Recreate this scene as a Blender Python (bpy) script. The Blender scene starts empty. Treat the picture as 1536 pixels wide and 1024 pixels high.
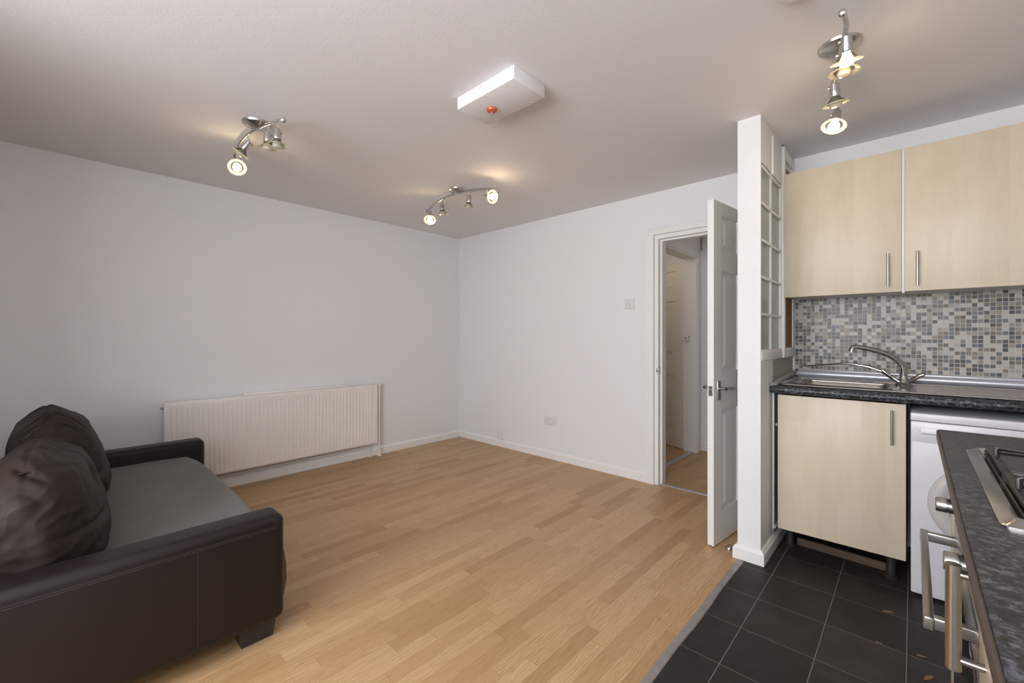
import bpy, bmesh, math, random
from mathutils import Vector, Matrix, noise
random.seed(7)
S = bpy.context.scene
COL = S.collection
H = 2.38

# ------------------------------------------------------------------ materials
class NT:
    def __init__(s, name):
        m = bpy.data.materials.new(name); m.use_nodes = True
        s.m = m; s.t = m.node_tree; s.n = s.t.nodes; s.n.clear()
        s.out = s.n.new('ShaderNodeOutputMaterial')
        s.b = s.n.new('ShaderNodeBsdfPrincipled')
        s.t.links.new(s.b.outputs[0], s.out.inputs[0])
    def link(s, a, b): s.t.links.new(a, b)
    def val(s, sock, v):
        if hasattr(v, 'is_output') or isinstance(v, bpy.types.NodeSocket): s.link(v, sock)
        else: sock.default_value = v
    def math(s, op, a, b=0.0, c=None, clamp=False):
        n = s.n.new('ShaderNodeMath'); n.operation = op; n.use_clamp = clamp
        s.val(n.inputs[0], a); s.val(n.inputs[1], b)
        if c is not None: s.val(n.inputs[2], c)
        return n.outputs[0]
    def coord(s): return s.n.new('ShaderNodeTexCoord').outputs['Object']
    def sep(s, v):
        n = s.n.new('ShaderNodeSeparateXYZ'); s.link(v, n.inputs[0]); return n.outputs
    def comb(s, x, y, z=0.0):
        n = s.n.new('ShaderNodeCombineXYZ')
        for i, v in enumerate((x, y, z)): s.val(n.inputs[i], v)
        return n.outputs[0]
    def noise(s, vec, scale, detail=4.0, rough=.5, dist=0.0, out='Fac'):
        n = s.n.new('ShaderNodeTexNoise'); s.link(vec, n.inputs['Vector'])
        n.inputs['Scale'].default_value = scale; n.inputs['Detail'].default_value = detail
        n.inputs['Roughness'].default_value = rough; n.inputs['Distortion'].default_value = dist
        return n.outputs[out]
    def white(s, vec):
        n = s.n.new('ShaderNodeTexWhiteNoise'); s.link(vec, n.inputs['Vector']); return n.outputs['Value']
    def ramp(s, fac, stops, interp='LINEAR'):
        n = s.n.new('ShaderNodeValToRGB'); n.color_ramp.interpolation = interp
        e = n.color_ramp.elements
        while len(e) < len(stops): e.new(.5)
        for i, (p, c) in enumerate(stops):
            e[i].position = p; e[i].color = (c[0], c[1], c[2], 1)
        s.link(fac, n.inputs[0]); return n.outputs[0]
    def mix(s, fac, a, b, mode='MIX'):
        n = s.n.new('ShaderNodeMix'); n.data_type = 'RGBA'; n.blend_type = mode
        s.val(n.inputs[0], fac)
        for sock, v in ((n.inputs[6], a), (n.inputs[7], b)):
            if isinstance(v, tuple): sock.default_value = (v[0], v[1], v[2], 1)
            else: s.link(v, sock)
        return n.outputs[2]
    def bump(s, h, strength=.2, dist=.01):
        n = s.n.new('ShaderNodeBump'); s.link(h, n.inputs['Height'])
        n.inputs['Strength'].default_value = strength; n.inputs['Distance'].default_value = dist
        s.link(n.outputs[0], s.b.inputs['Normal'])
    def set(s, color=None, rough=None, metal=None, **kw):
        if color is not None:
            if isinstance(color, tuple): s.b.inputs['Base Color'].default_value = (*color, 1)
            else: s.link(color, s.b.inputs['Base Color'])
        if rough is not None: s.val(s.b.inputs['Roughness'], rough)
        if metal is not None: s.b.inputs['Metallic'].default_value = metal
        for k, v in kw.items(): s.val(s.b.inputs[k.replace('_', ' ')], v)
        return s

M = {}
def flat(name, color, rough, metal=0.0, nscale=40, namp=.04, bump=0.0, **kw):
    t = NT(name); co = t.coord()
    f = t.noise(co, nscale, 3)
    lo = tuple(c * (1 - namp) for c in color); hi = tuple(min(1, c * (1 + namp)) for c in color)
    t.set(t.mix(f, lo, hi), rough, metal, **kw)
    if bump: t.bump(f, bump, .002)
    M[name] = t.m
def paint(name, color, rough=.62):
    t = NT(name); co = t.coord()
    big = t.noise(co, 1.3, 3); fine = t.noise(co, 90, 4, .6); mid = t.noise(co, 9, 3)
    c = t.mix(big, tuple(v * .985 for v in color), color)
    t.set(c, rough)
    t.bump(t.math('ADD', fine, t.math('MULTIPLY', mid, 1.5)), .18, .003)
    M[name] = t.m
paint('wall_paint', (.79, .785, .785))
paint('ceiling_paint', (.80, .775, .775), .75)
paint('trim_paint', (.82, .81, .79), .38)
paint('door_paint', (.80, .79, .75), .36)
flat('radiator_paint', (.82, .78, .745), .4)
flat('white_plastic', (.73, .70, .69), .4)
flat('washer_enamel', (.70, .70, .735), .3)
flat('washer_ring', (.60, .57, .56), .3)
flat('dark_gap', (.012, .012, .012), .7)
flat('chrome', (.52, .51, .50), .14, 1.0)
flat('satin_steel', (.40, .39, .375), .28, 1.0, nscale=90)
flat('fixture_metal', (.56, .55, .54), .27, 1.0)
flat('hob_steel', (.46, .45, .44), .17, 1.0)
flat('steel_dark_reflection', (.11, .10, .09), .22, 1.0)  # hob well steel, its dark reflections put into the base colour
flat('strip_metal', (.36, .33, .32), .5, .55, nscale=14, namp=.3)
flat('black_iron', (.014, .014, .014), .38)
flat('black_plastic', (.02, .02, .02), .5)
flat('oven_glass', (.012, .012, .013), .06)
flat('grey_panel', (.36, .37, .40), .4)
flat('sealant', (.30, .31, .30), .5, nscale=25, namp=.25, bump=.3)
flat('upstand', (.52, .53, .58), .28, .35)
flat('raw_board', (.25, .135, .055), .8, nscale=12, namp=.35)
flat('dirty_timber', (.085, .055, .035), .85, nscale=9, namp=.4)
flat('debris', (.22, .13, .07), .8)
flat('edge_brown', (.065, .047, .037), .5)
flat('maroon_edge', (.05, .02, .02), .6)
flat('orange_dome', (.62, .12, .035), .25)
flat('foot_black', (.02, .02, .021), .5)
# ceiling box face shares wall white
# glass
def glassy(name, tint, transp, rough, extra=None):
    t = NT(name); co = t.coord()
    t.set(tint, rough, 0)
    tr = t.n.new('ShaderNodeBsdfTransparent'); tr.inputs[0].default_value = (*[min(1, c * 1.25) for c in tint], 1)
    mx = t.n.new('ShaderNodeMixShader'); mx.inputs[0].default_value = 1 - transp
    t.link(tr.outputs[0], mx.inputs[1]); t.link(t.b.outputs[0], mx.inputs[2]); t.link(mx.outputs[0], t.out.inputs[0])
    if extra: t.bump(t.noise(co, extra, 3, .6, .6), .8, .01)
    M[name] = t.m
glassy('clear_glass', (.55, .55, .52), .93, .03)
glassy('spot_glass', (.84, .78, .66), .62, .18)
t = NT('obscure_glass'); co = t.coord()
w = t.noise(co, 26, 3, .55, 1.2)
t.set((.72, .76, .70), .16, 0, Transmission_Weight=.82, IOR=1.35)
t.bump(w, .55, .01); M['obscure_glass'] = t.m
def emit(name, color, strength):
    t = NT(name); t.set(color, .4, 0, Emission_Color=(*color, 1), Emission_Strength=strength); M[name] = t.m
emit('bulb_lit', (1, .86, .64), 5.0)
flat('bulb_off', (.62, .58, .50), .12, .3)

# leather
t = NT('leather'); co = t.coord()
f = t.noise(co, 3.2, 4); g = t.noise(co, 260, 3, .6)
t.set(t.mix(f, (.0095, .0062, .0056), (.016, .0102, .0092)), t.math('ADD', .40, t.math('MULTIPLY', f, .12)), 0, Specular_IOR_Level=.32)
t.bump(g, .25, .0015); M['leather'] = t.m
t = NT('cushion_leather'); co = t.coord()
f = t.noise(co, 5, 4, .6, 1.0); g = t.noise(co, 200, 3, .6); h = t.noise(co, 14, 5, .65, 1.5)
t.set(t.mix(f, (.019, .0125, .0100), (.033, .0225, .0180)), .58, 0, Specular_IOR_Level=.20)
t.bump(t.math('ADD', t.math('MULTIPLY', g, .25), t.math('MULTIPLY', h, .55)), .25, .006); M['cushion_leather'] = t.m
flat('thread', (.045, .037, .037), .8)
t = NT('sheet'); co = t.coord()
f = t.noise(co, 2.4, 4); wv = t.noise(co, 420, 2); p = t.noise(co, 9, 3, .5, .6)
t.set(t.mix(f, (.112, .112, .098), (.142, .140, .124)), .9, 0, Sheen_Weight=.15)
t.bump(t.math('ADD', wv, t.math('MULTIPLY', p, 1.5)), .22, .003); M['sheet'] = t.m

# beige wood-effect doors
def beige(name, vertical=True, base=((.565, .465, .335), (.665, .575, .44))):
    t = NT(name); co = t.coord(); x, y, z = t.sep(co)
    a = t.math('ADD', x, y)
    v = t.comb(t.math('MULTIPLY', a, 1.0), t.math('MULTIPLY', z, .11), 0.0)
    g1 = t.noise(v, 34, 5, .6, .4); g2 = t.noise(v, 160, 3, .6); g3 = t.noise(t.comb(a, t.math('MULTIPLY', z, .35)), 7, 3, .5, 1.5)
    strip = t.white(t.comb(t.math('FLOOR', t.math('DIVIDE', a, .093)), t.math('FLOOR', t.math('DIVIDE', z, .37)), 3.0))
    f = t.math('ADD', t.math('MULTIPLY', g1, .45), t.math('MULTIPLY', g3, .35))
    f = t.math('ADD', f, t.math('MULTIPLY', strip, .30))
    f = t.math('ADD', f, t.math('MULTIPLY', g2, .12), clamp=True)
    t.set(t.ramp(f, [(.25, base[0]), (.8, base[1])]), .42, 0)
    M[name] = t.m
beige('beige_wood')

# laminate floor: three-strip boards running along y
t = NT('laminate'); co = t.coord(); x, y, z = t.sep(co)
W = .064; L = .50
row = t.math('FLOOR', t.math('DIVIDE', x, W))
rnd = t.white(t.comb(row, 11.0))
yy = t.math('ADD', t.math('DIVIDE', y, L), t.math('MULTIPLY', rnd, 7.3))
colm = t.math('FLOOR', yy)
idn = t.white(t.comb(row, colm, 2.0)); id2 = t.white(t.comb(row, colm, 9.0))
gx = t.math('ADD', x, t.math('MULTIPLY', idn, 5.0)); gy = t.math('ADD', y, t.math('MULTIPLY', id2, 9.0))
fine = t.noise(t.comb(t.math('MULTIPLY', gx, 1.0), t.math('MULTIPLY', gy, .035)), 260, 4, .65)
cath = t.n.new('ShaderNodeTexWave'); cath.wave_type = 'BANDS'; cath.bands_direction = 'X'
t.link(t.comb(t.math('MULTIPLY', gx, 1.0), t.math('MULTIPLY', gy, .16)), cath.inputs['Vector'])
cath.inputs['Scale'].default_value = 30; cath.inputs['Distortion'].default_value = 11
cath.inputs['Detail'].default_value = 3; cath.inputs['Detail Scale'].default_value = 1.1
cathm = t.math('MULTIPLY', cath.outputs['Fac'], t.math('GREATER_THAN', id2, .35))
f = t.math('ADD', t.math('MULTIPLY', fine, .62), t.math('MULTIPLY', cathm, .24))
f = t.math('ADD', f, t.math('MULTIPLY', idn, .17), clamp=True)
c = t.ramp(f, [(.18, (.31, .165, .070)), (.36, (.435, .258, .118)), (.60, (.535, .345, .178)), (.95, (.66, .47, .275))])
fx = t.math('FRACT', t.math('DIVIDE', x, W)); fy = t.math('FRACT', yy)
seam = t.math('MAXIMUM', t.math('LESS_THAN', fx, .018), t.math('LESS_THAN', fy, .004))
c = t.mix(t.math('MULTIPLY', seam, .45), c, (.20, .10, .045))
t.set(c, t.math('ADD', .34, t.math('MULTIPLY', fine, .12)), 0)
M['laminate'] = t.m

# kitchen slate tiles
t = NT('slate_tile'); co = t.coord(); x, y, z = t.sep(co)
TX, TY = .252, .268
ux = t.math('DIVIDE', t.math('SUBTRACT', x, 3.484), TX); uy = t.math('DIVIDE', t.math('ADD', y, .876), TY)
idn = t.white(t.comb(t.math('FLOOR', ux), t.math('FLOOR', uy)))
fx = t.math('ABSOLUTE', t.math('SUBTRACT', t.math('FRACT', t.math('ADD', ux, .5)), .5))
fy = t.math('ABSOLUTE', t.math('SUBTRACT', t.math('FRACT', t.math('ADD', uy, .5)), .5))
g = t.math('MAXIMUM', t.math('LESS_THAN', fx, .0055), t.math('LESS_THAN', fy, .0045))
n1 = t.noise(co, 5, 5, .6, .6); n2 = t.noise(co, 45, 4, .6)
f = t.math('ADD', t.math('MULTIPLY', n1, .6), t.math('ADD', t.math('MULTIPLY', n2, .2), t.math('MULTIPLY', idn, .25)), clamp=True)
c = t.ramp(f, [(.25, (.013, .0105, .0095)), (.55, (.030, .0235, .020)), (.85, (.060, .048, .041))])
sp = t.math('GREATER_THAN', t.noise(co, 70, 2, .5), .76)
c = t.mix(t.math('MULTIPLY', sp, .35), c, (.14, .11, .09))
c = t.mix(t.math('MULTIPLY', g, .8), c, (.23, .21, .19))
t.set(c, t.math('ADD', .42, t.math('MULTIPLY', n2, .2)), 0, Specular_IOR_Level=.28)
t.bump(t.math('SUBTRACT', t.math('MULTIPLY', n2, .3), g), .3, .002); M['slate_tile'] = t.m

# mosaic wall tiles (plane axes: a horizontal, z vertical)
def mosaic(name, axis, pal, grout):
    t = NT(name); co = t.coord(); xyz = t.sep(co); a = xyz[axis]; z = xyz[2]
    P = .0216
    ux = t.math('DIVIDE', a, P); uz = t.math('DIVIDE', z, P)
    idn = t.white(t.comb(t.math('FLOOR', ux), t.math('FLOOR', uz), 4.0))
    fx = t.math('FRACT', ux); fz = t.math('FRACT', uz)
    g = t.math('MAXIMUM', t.math('LESS_THAN', fx, .13), t.math('LESS_THAN', fz, .13))
    c = t.ramp(idn, pal, 'CONSTANT')
    nv = t.noise(co, 160, 3)
    c = t.mix(t.math('MULTIPLY', nv, .10), c, (.45, .42, .38))
    c = t.mix(g, c, grout)
    t.set(c, t.math('ADD', .30, t.math('MULTIPLY', g, .4)), 0, Specular_IOR_Level=.25)
    t.bump(t.math('SUBTRACT', 1.0, g), .35, .001); M[name] = t.m
pal = [(0, (.45, .42, .375)), (.27, (.19, .16, .125)), (.42, (.27, .24, .20)), (.52, (.062, .066, .070)), (.66, (.095, .112, .135)),
       (.76, (.12, .095, .072)), (.87, (.035, .036, .040)), (.95, (.34, .32, .30))]
mosaic('mosaic_wall', 0, pal, (.50, .475, .43))
mosaic('mosaic_side', 1, [(0, (.24, .22, .16)), (.4, (.19, .17, .12)), (.7, (.28, .26, .20))], (.34, .31, .25))

# dark worktop laminate
for wn, wc in (('worktop', 1.15), ('worktop_sink', 1.9)):
  t = NT(wn); co = t.coord()
  n1 = t.noise(co, 85, 5, .62, .3); n2 = t.noise(co, 160, 3, .6)
  f = t.math('ADD', t.math('MULTIPLY', n1, .75), t.math('MULTIPLY', n2, .25))
  t.set(t.ramp(f, [(.38, (.011, .0115, .014)), (.50, (.024, .025, .029)), (.57, (.058 * wc, .063 * wc, .075 * wc)), (.66, (.095 * wc, .104 * wc, .125 * wc))]), .36, 0, Specular_IOR_Level=.33)
  t.bump(n2, .1, .001); M[wn] = t.m

# sink steel, brushed along x
t = NT('sink_steel'); co = t.coord(); x, y, z = t.sep(co)
g = t.noise(t.comb(t.math('MULTIPLY', x, .05), y, z), 300, 3)
t.set(t.mix(g, (.38, .36, .34), (.50, .48, .46)), t.math('ADD', .2, t.math('MULTIPLY', g, .12)), 1.0); M['sink_steel'] = t.m

# ------------------------------------------------------------------ mesh helpers
class MB:
    def __init__(s, o=(0, 0, 0)): s.bm = bmesh.new(); s.o = Vector(o)
    def box(s, x0, x1, y0, y1, z0, z1, bev=0.0, seg=2, rot=None, piv=None):
        b = bmesh.new(); bmesh.ops.create_cube(b, size=1)
        for v in b.verts: v.co = Vector(((x0 + x1) / 2 + v.co.x * (x1 - x0), (y0 + y1) / 2 + v.co.y * (y1 - y0), (z0 + z1) / 2 + v.co.z * (z1 - z0)))
        if bev > 0: bmesh.ops.bevel(b, geom=b.edges[:], offset=bev, segments=seg, affect='EDGES', profile=.5)
        if rot is not None:
            p = Vector(piv if piv else ((x0 + x1) / 2, (y0 + y1) / 2, (z0 + z1) / 2))
            for v in b.verts: v.co = rot @ (v.co - p) + p
        s.merge(b); return s
    def merge(s, b):
        me = bpy.data.meshes.new('tmp'); b.to_mesh(me); b.free(); s.bm.from_mesh(me); bpy.data.meshes.remove(me)
    def tube(s, pts, r, seg=12, caps=True, sx=1.0):
        pts = [Vector(p) for p in pts]; n = len(pts)
        rs = r if isinstance(r, (list, tuple)) else [r] * n
        rings = []; ref = None
        for i, p in enumerate(pts):
            d = (pts[min(i + 1, n - 1)] - pts[max(i - 1, 0)]).normalized()
            if ref is None: ref = Vector((0, 0, 1)) if abs(d.z) < .9 else Vector((1, 0, 0))
            u = d.cross(ref)
            if u.length < 1e-4: u = d.orthogonal()
            u.normalize(); w = u.cross(d).normalized(); ref = w
            rings.append([s.bm.verts.new(p + (u * math.cos(2 * math.pi * k / seg) * sx + w * math.sin(2 * math.pi * k / seg)) * rs[i]) for k in range(seg)])
        for a, b in zip(rings, rings[1:]):
            for k in range(seg): s.bm.faces.new((a[k], a[(k + 1) % seg], b[(k + 1) % seg], b[k]))
        if caps:
            s.bm.faces.new(rings[0][::-1]); s.bm.faces.new(rings[-1])
        return s
    def lathe(s, c, axis, prof, seg=24, closed=False):
        """prof: list of (distance along axis, radius)"""
        c = Vector(c); d = Vector(axis).normalized(); u = d.orthogonal().normalized(); w = d.cross(u)
        rings = []
        for h, r in prof:
            if r < 1e-5: rings.append([s.bm.verts.new(c + d * h)])
            else: rings.append([s.bm.verts.new(c + d * h + (u * math.cos(2 * math.pi * k / seg) + w * math.sin(2 * math.pi * k / seg)) * r) for k in range(seg)])
        pr = list(zip(rings, rings[1:]))
        if closed: pr.append((rings[-1], rings[0]))
        for a, b in pr:
            for k in range(seg):
                q = [a[k % len(a)], a[(k + 1) % len(a)], b[(k + 1) % len(b)], b[k % len(b)]]
                f = []
                for v in q:
                    if v not in f: f.append(v)
                if len(f) > 2: s.bm.faces.new(f)
        return s
    def quad(s, *ps): s.bm.faces.new([s.bm.verts.new(Vector(p)) for p in ps]); return s
    def build(s, name, mat, parent=None, flatshade=False, ang=38, subsurf=0):
        bm = s.bm
        bmesh.ops.recalc_face_normals(bm, faces=bm.faces[:])
        off = s.o
        if parent is not None: off = root_loc(parent)
        for v in bm.verts: v.co -= off
        for f in bm.faces: f.smooth = not flatshade
        for e in bm.edges:
            if len(e.link_faces) == 2: e.smooth = e.calc_face_angle(0) < math.radians(ang)
        me = bpy.data.meshes.new(name); bm.to_mesh(me); bm.free()
        me.materials.append(M[mat] if isinstance(mat, str) else mat)
        o = bpy.data.objects.new(name, me); COL.objects.link(o)
        if parent is not None: o.parent = parent
        else: o.location = s.o
        return o
def root_loc(o):
    v = Vector((0, 0, 0))
    while o is not None: v += Vector(o.location); o = o.parent
    return v
def tag(o, label=None, cat=None, group=None, kind=None):
    if label: o['label'] = label
    if cat: o['category'] = cat
    if group: o['group'] = group
    if kind: o['kind'] = kind
    return o
def thing(name, label, cat, loc, group=None):
    o = bpy.data.objects.new(name, None); COL.objects.link(o); o.location = loc; o.empty_display_size = .05
    return tag(o, label, cat, group)
def struct(o, label, cat): return tag(o, label, cat, kind='structure')

# ------------------------------------------------------------------ the setting
YB = -5.15; XR = 4.68
m = MB(); m.box(-.1, 3.325, YB - .1, .10, -.10, 0); m.box(.2, 3.6, .10, 1.7, -.10, 0)
struct(m.build('floor', 'laminate'), 'oak effect three-strip laminate floor across the living area and hall', 'floor')
m = MB(); m.box(3.325, XR + .1, YB - .1, .1, -.10, 0)
struct(m.build('floor', 'slate_tile'), 'dark slate tiled floor of the kitchen strip', 'floor')
m = MB(); m.box(-.1, XR + .1, YB - .1, 1.7, H, H + .1)
struct(m.build('ceiling', 'ceiling_paint'), 'flat white painted ceiling', 'ceiling')
m = MB(); m.box(-.1, 0, YB - .1, .1, 0, H)
struct(m.build('wall_left', 'wall_paint'), 'long blank white wall behind the radiator', 'wall')
# door wall (y=0..0.1) with opening x 2.497-3.275, z<2.0
OX0, OX1, OZ = 2.478, 3.285, 2.025
m = MB(); m.box(0, OX0, 0, .1, 0, H); m.box(OX1, XR, 0, .1, 0, H); m.box(OX0, OX1, 0, .1, OZ, H)
struct(m.build('wall_back', 'wall_paint'), 'white wall with the doorway to the hall and the kitchen tiling', 'wall')
m = MB(); m.box(XR, XR + .1, YB - .1, .1, 0, H)
struct(m.build('wall_right', 'wall_paint'), 'white kitchen side wall past the hob', 'wall')
# window wall behind the camera
WX0, WX1, WZ0, WZ1 = 2.10, 4.50, .90, 2.05
m = MB(); m.box(0, WX0, YB - .1, YB, 0, H); m.box(WX1, XR, YB - .1, YB, 0, H)
m.box(WX0, WX1, YB - .1, YB, 0, WZ0); m.box(WX0, WX1, YB - .1, YB, WZ1, H)
m.box(0, 1.95, YB, -4.15, 0, H)  # unseen pier, added to keep window light off the left wall's near end
struct(m.build('wall_front', 'wall_paint'), 'white window wall opposite the doorway, with an added unseen light-blocking pier', 'wall')
# hall
m = MB(); m.box(2.24, 2.36, .1, .42, 0, H); m.box(2.24, 2.36, 1.20, 1.40, 0, H); m.box(2.24, 2.36, .42, 1.20, 2.03, H)
struct(m.build('wall_hall', 'wall_paint'), 'white hall side wall with a doorway seen through the open door', 'wall')
for nm, bb in (('wall_hall_end', (2.36, 3.5, 1.34, 1.44)), ('wall_hall_side', (3.5, 3.6, .1, 1.34)), ('wall_inner_room', (1.2, 2.24, 1.58, 1.64)), ('wall_inner_side', (1.1, 1.2, .1, 1.6))):
    m = MB(); m.box(*bb, 0, H); struct(m.build(nm, 'wall_paint'), 'plain white wall beyond the doorway (%s)' % nm[5:].replace('_', ' '), 'wall')

# partition: pillar, sill wall, header, timber frame
PX0, PX1 = 3.305, 3.417
m = MB()
m.box(PX0, PX1, -.80, -.785, 0, H); m.box(PX0, PX1, -.785, -.005, 0, 1.075)
m.box(PX0, PX1, -.785, -.305, 2.135, H)
m.box(PX0, PX1, -.262, -.005, 1.075, H)
struct(m.build('wall_partition', 'wall_paint'), 'white partition wall end between the open door and the kitchen', 'wall')
w1 = struct(thing('window_1', None, None, (3.40, -.55, 1.08)), 'internal obscured glass window in the partition with white glazing bars', 'window')
m = MB()
zs = [1.125, 1.325, 1.525, 1.725, 1.925, 2.12]
m.box(3.325, 3.415, -.785, -.776, 1.075, 2.135)
for z in zs: m.box(3.392, 3.415, -.785, -.30, z - .008, z + .008, .002)
m.box(3.36, 3.421, -.785, -.30, 1.075, 1.125, .003)
m.box(3.392, 3.414, -.555, -.543, 1.1, 2.13, .002)
m.box(3.36, 3.415, -.312, -.30, 1.075, 2.14, .002)
m.build('window_frame', 'trim_paint', w1)
m = MB(); m.box(3.399, 3.404, -.778, -.308, 1.11, 2.125)
m.build('pane', 'obscure_glass', w1)
# mullion lines on the blank panel above, timber surround next to wall
m = MB()
m.box(3.40, 3.425, -.556, -.542, 2.13, H - .03, .002)
m.box(3.38, 3.432, -.300, -.262, 1.075, H - .01, .003)
m.box(3.38, 3.432, -.262, -.006, 2.30, H - .004, .003)
m.box(3.38, 3.432, -.262, -.006, 1.075, 1.135, .003)
m.box(3.38, 3.432, -.045, -.006, 1.135, 2.30, .003)
struct(m.build('trim_1', 'trim_paint'), 'white timber framing beside the wall cabinets', 'trim')
m = MB(); m.box(3.417, 3.4255, -.262, -.045, 1.135, 2.255)
struct(m.build('trim_2', 'raw_board'), 'bare brown board recessed in the white timber framing', 'trim')

def skirting(name, path, h=.078, th=.017, label='', closed=False):
    """path points in plan; the skirting lies to the left of the walk direction"""
    bm = MB(); pts = [Vector((p[0], p[1], 0)) for p in path]
    prof = [(0, 0), (th, 0), (th, h - .018), (th * .45, h - .004), (0, h)]
    rings = []
    for i, p in enumerate(pts):
        n = Vector((0, 0, 0))
        segs = []
        if i > 0: segs.append((pts[i] - pts[i - 1]).normalized())
        if i < len(pts) - 1: segs.append((pts[i + 1] - pts[i]).normalized())
        ns = [Vector((-d.y, d.x, 0)) for d in segs]
        if len(ns) == 2: n = (ns[0] + ns[1]); n = n / n.dot(ns[0])
        else: n = ns[0]
        rings.append([bm.bm.verts.new(p + n * a + Vector((0, 0, b))) for a, b in prof])
    for a, b in zip(rings, rings[1:]):
        for k in range(len(prof)): bm.bm.faces.new((a[k], a[(k + 1) % len(prof)], b[(k + 1) % len(prof)], b[k]))
    bm.bm.faces.new(rings[0]); bm.bm.faces.new(rings[-1][::-1])
    o = bm.build(name, 'trim_paint', flatshade=True)
    return struct(o, label, 'skirting board')
skirting('baseboard_left', [(0, -.017), (0, -4.15)], label='white skirting board under the radiator')
skirting('baseboard_back', [(2.405, 0), (0, 0)], label='white skirting board below the wall sockets')
skirting('baseboard_partition', [(PX1, -.03), (PX1, -.80), (PX0, -.80), (PX0, -.03)][::-1], h=.075, th=-.02, label='chunky white skirting wrapped round the partition foot')
skirting('baseboard_hall', [(3.5, 1.34), (2.36, 1.34)], h=.10, label='white skirting board in the hall')

# door frame
d2 = struct(thing('door_1', None, None, (2.88, 0, 0)), 'white door lining and architrave around the hall doorway', 'door frame')
m = MB()
m.box(2.405, 2.462, -.020, 0, 0, 2.030); m.box(2.405, 3.345, -.020, 0, 2.030, 2.085, .003); m.box(3.288, 3.345, -.020, 0, 0, 2.030)
m.build('architrave', 'trim_paint', d2)
m = MB()
m.box(2.468, 2.497, -.006, .099, 0, 1.995); m.box(3.27, 3.282, -.006, .099, 0, 1.995); m.box(2.468, 3.282, -.006, .099, 1.995, 2.024)
m.box(2.497, 2.512, .035, .098, 0, 1.98); m.box(2.497, 3.27, .035, .098, 1.98, 1.995)
m.build('door_lining', 'trim_paint', d2)
m = MB(); m.box(2.494, 2.499, .006, .026, .90, .96); m.box(2.482, 2.497, -.009, -.004, .915, .945, .002)
m.build('strike_plate', 'satin_steel', d2)
m = MB(); m.box(2.497, 3.27, .012, .040, 0, .008, .003)
struct(m.build('trim_3', 'upstand'), 'pale metal threshold bar across the doorway', 'threshold strip')
m = MB(); m.box(2.30, 2.345, .42, 1.20, 0, .007, .002)
struct(m.build('trim_4', 'upstand'), 'pale metal threshold bar on the hall floor', 'threshold strip')
# hall doorway frame + leaf
d3 = struct(thing('door_2', None, None, (2.30, .8, 0)), 'white frame of the inner doorway in the hall', 'door frame')
m = MB()
m.box(2.36, 2.376, .355, .42, 0, 2.03); m.box(2.36, 2.376, 1.20, 1.265, 0, 2.03); m.box(2.36, 2.376, .355, 1.265, 2.03, 2.10, .003)
m.build('architrave', 'trim_paint', d3)
m = MB()
m.box(2.235, 2.370, .42, .435, 0, 2.015); m.box(2.235, 2.370, 1.185, 1.20, 0, 2.015); m.box(2.235, 2.370, .42, 1.20, 2.015, 2.03)
m.build('door_lining', 'trim_paint', d3)

# panelled door leaves
def door_leaf(root, width, height, th, mat, both=True):
    """leaf in local coords: hinge at origin, runs along +x, thickness 0..-th in y"""
    m = MB(root_loc(root)); o = root_loc(root)
    B = bmesh.new()
    def add(x0, x1, y0, y1, z0, z1, bev=0.0):
        m.box(x0 + o.x, x1 + o.x, y0 + o.y, y1 + o.y, z0 + o.z, z1 + o.z, bev)
    st = .105; mid = width / 2; zb = [(.175, .775), (.985, 1.585), (1.70, 1.912)]
    core = .010
    add(.002, width - .002, -th + core, -core, 0.002, height - .002)
    # stiles and rails on both faces
    xs = [(0, st), (mid - .045, mid + .045), (width - st, width)]
    for (y0, y1) in ((-core - .001, 0), (-th, -th + core + .001)):
        for a, b in xs: add(a, b, y0, y1, 0, height)
        prev = 0
        for a, b in zb + [(height, height)]:
            for (c0, c1) in ((st, mid - .045), (mid + .045, width - st)):
                add(c0, c1, y0, y1, prev, a)
            prev = b
    # raised fields with sloping edges
    for zi0, zi1 in zb:
        for (c0, c1) in ((st, mid - .045), (mid + .045, width - st)):
            for sgn, yb, yt in ((1, -core, -.002), (-1, -th + core, -th + .002)):
                a = .018; q = .032
                v = []
                for (d, yy) in ((a, yb), (a + q, yt)):
                    v.append([m.bm.verts.new(Vector((px + o.x, yy + o.y, pz + o.z))) for px, pz in ((c0 + d, zi0 + d), (c1 - d, zi0 + d), (c1 - d, zi1 - d), (c0 + d, zi1 - d))])
                for k in range(4): m.bm.faces.new((v[0][k], v[0][(k + 1) % 4], v[1][(k + 1) % 4], v[1][k]))
                m.bm.faces.new(v[1])
                # bolection bead
                for s0, s1 in ((0, a),):
                    add(c0, c1, min(yb, yt) if sgn > 0 else min(yb, yt), max(yb, yt), zi0, zi0 + .008); add(c0, c1, min(yb, yt), max(yb, yt), zi1 - .008, zi1)
                    add(c0, c0 + .008, min(yb, yt), max(yb, yt), zi0, zi1); add(c1 - .008, c1, min(yb, yt), max(yb, yt), zi0, zi1)
    ob = m.build('leaf', mat, root, flatshade=True)
    return ob
def rl(root, *p):  # local -> pre-rotation world
    o = root_loc(root); return (p[0] + o.x, p[1] + o.y, p[2] + o.z)
dr = thing('panel_door', 'white six-panel door standing wide open into the room beside the partition', 'door', (3.262, -.028, .008))
door_leaf(dr, .762, 1.981, .035, 'door_paint')
m = MB()
for sgn, y0 in ((1, 0), (-1, -.035)):
    pass
hx = .762 - .060; hz = .885
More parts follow.
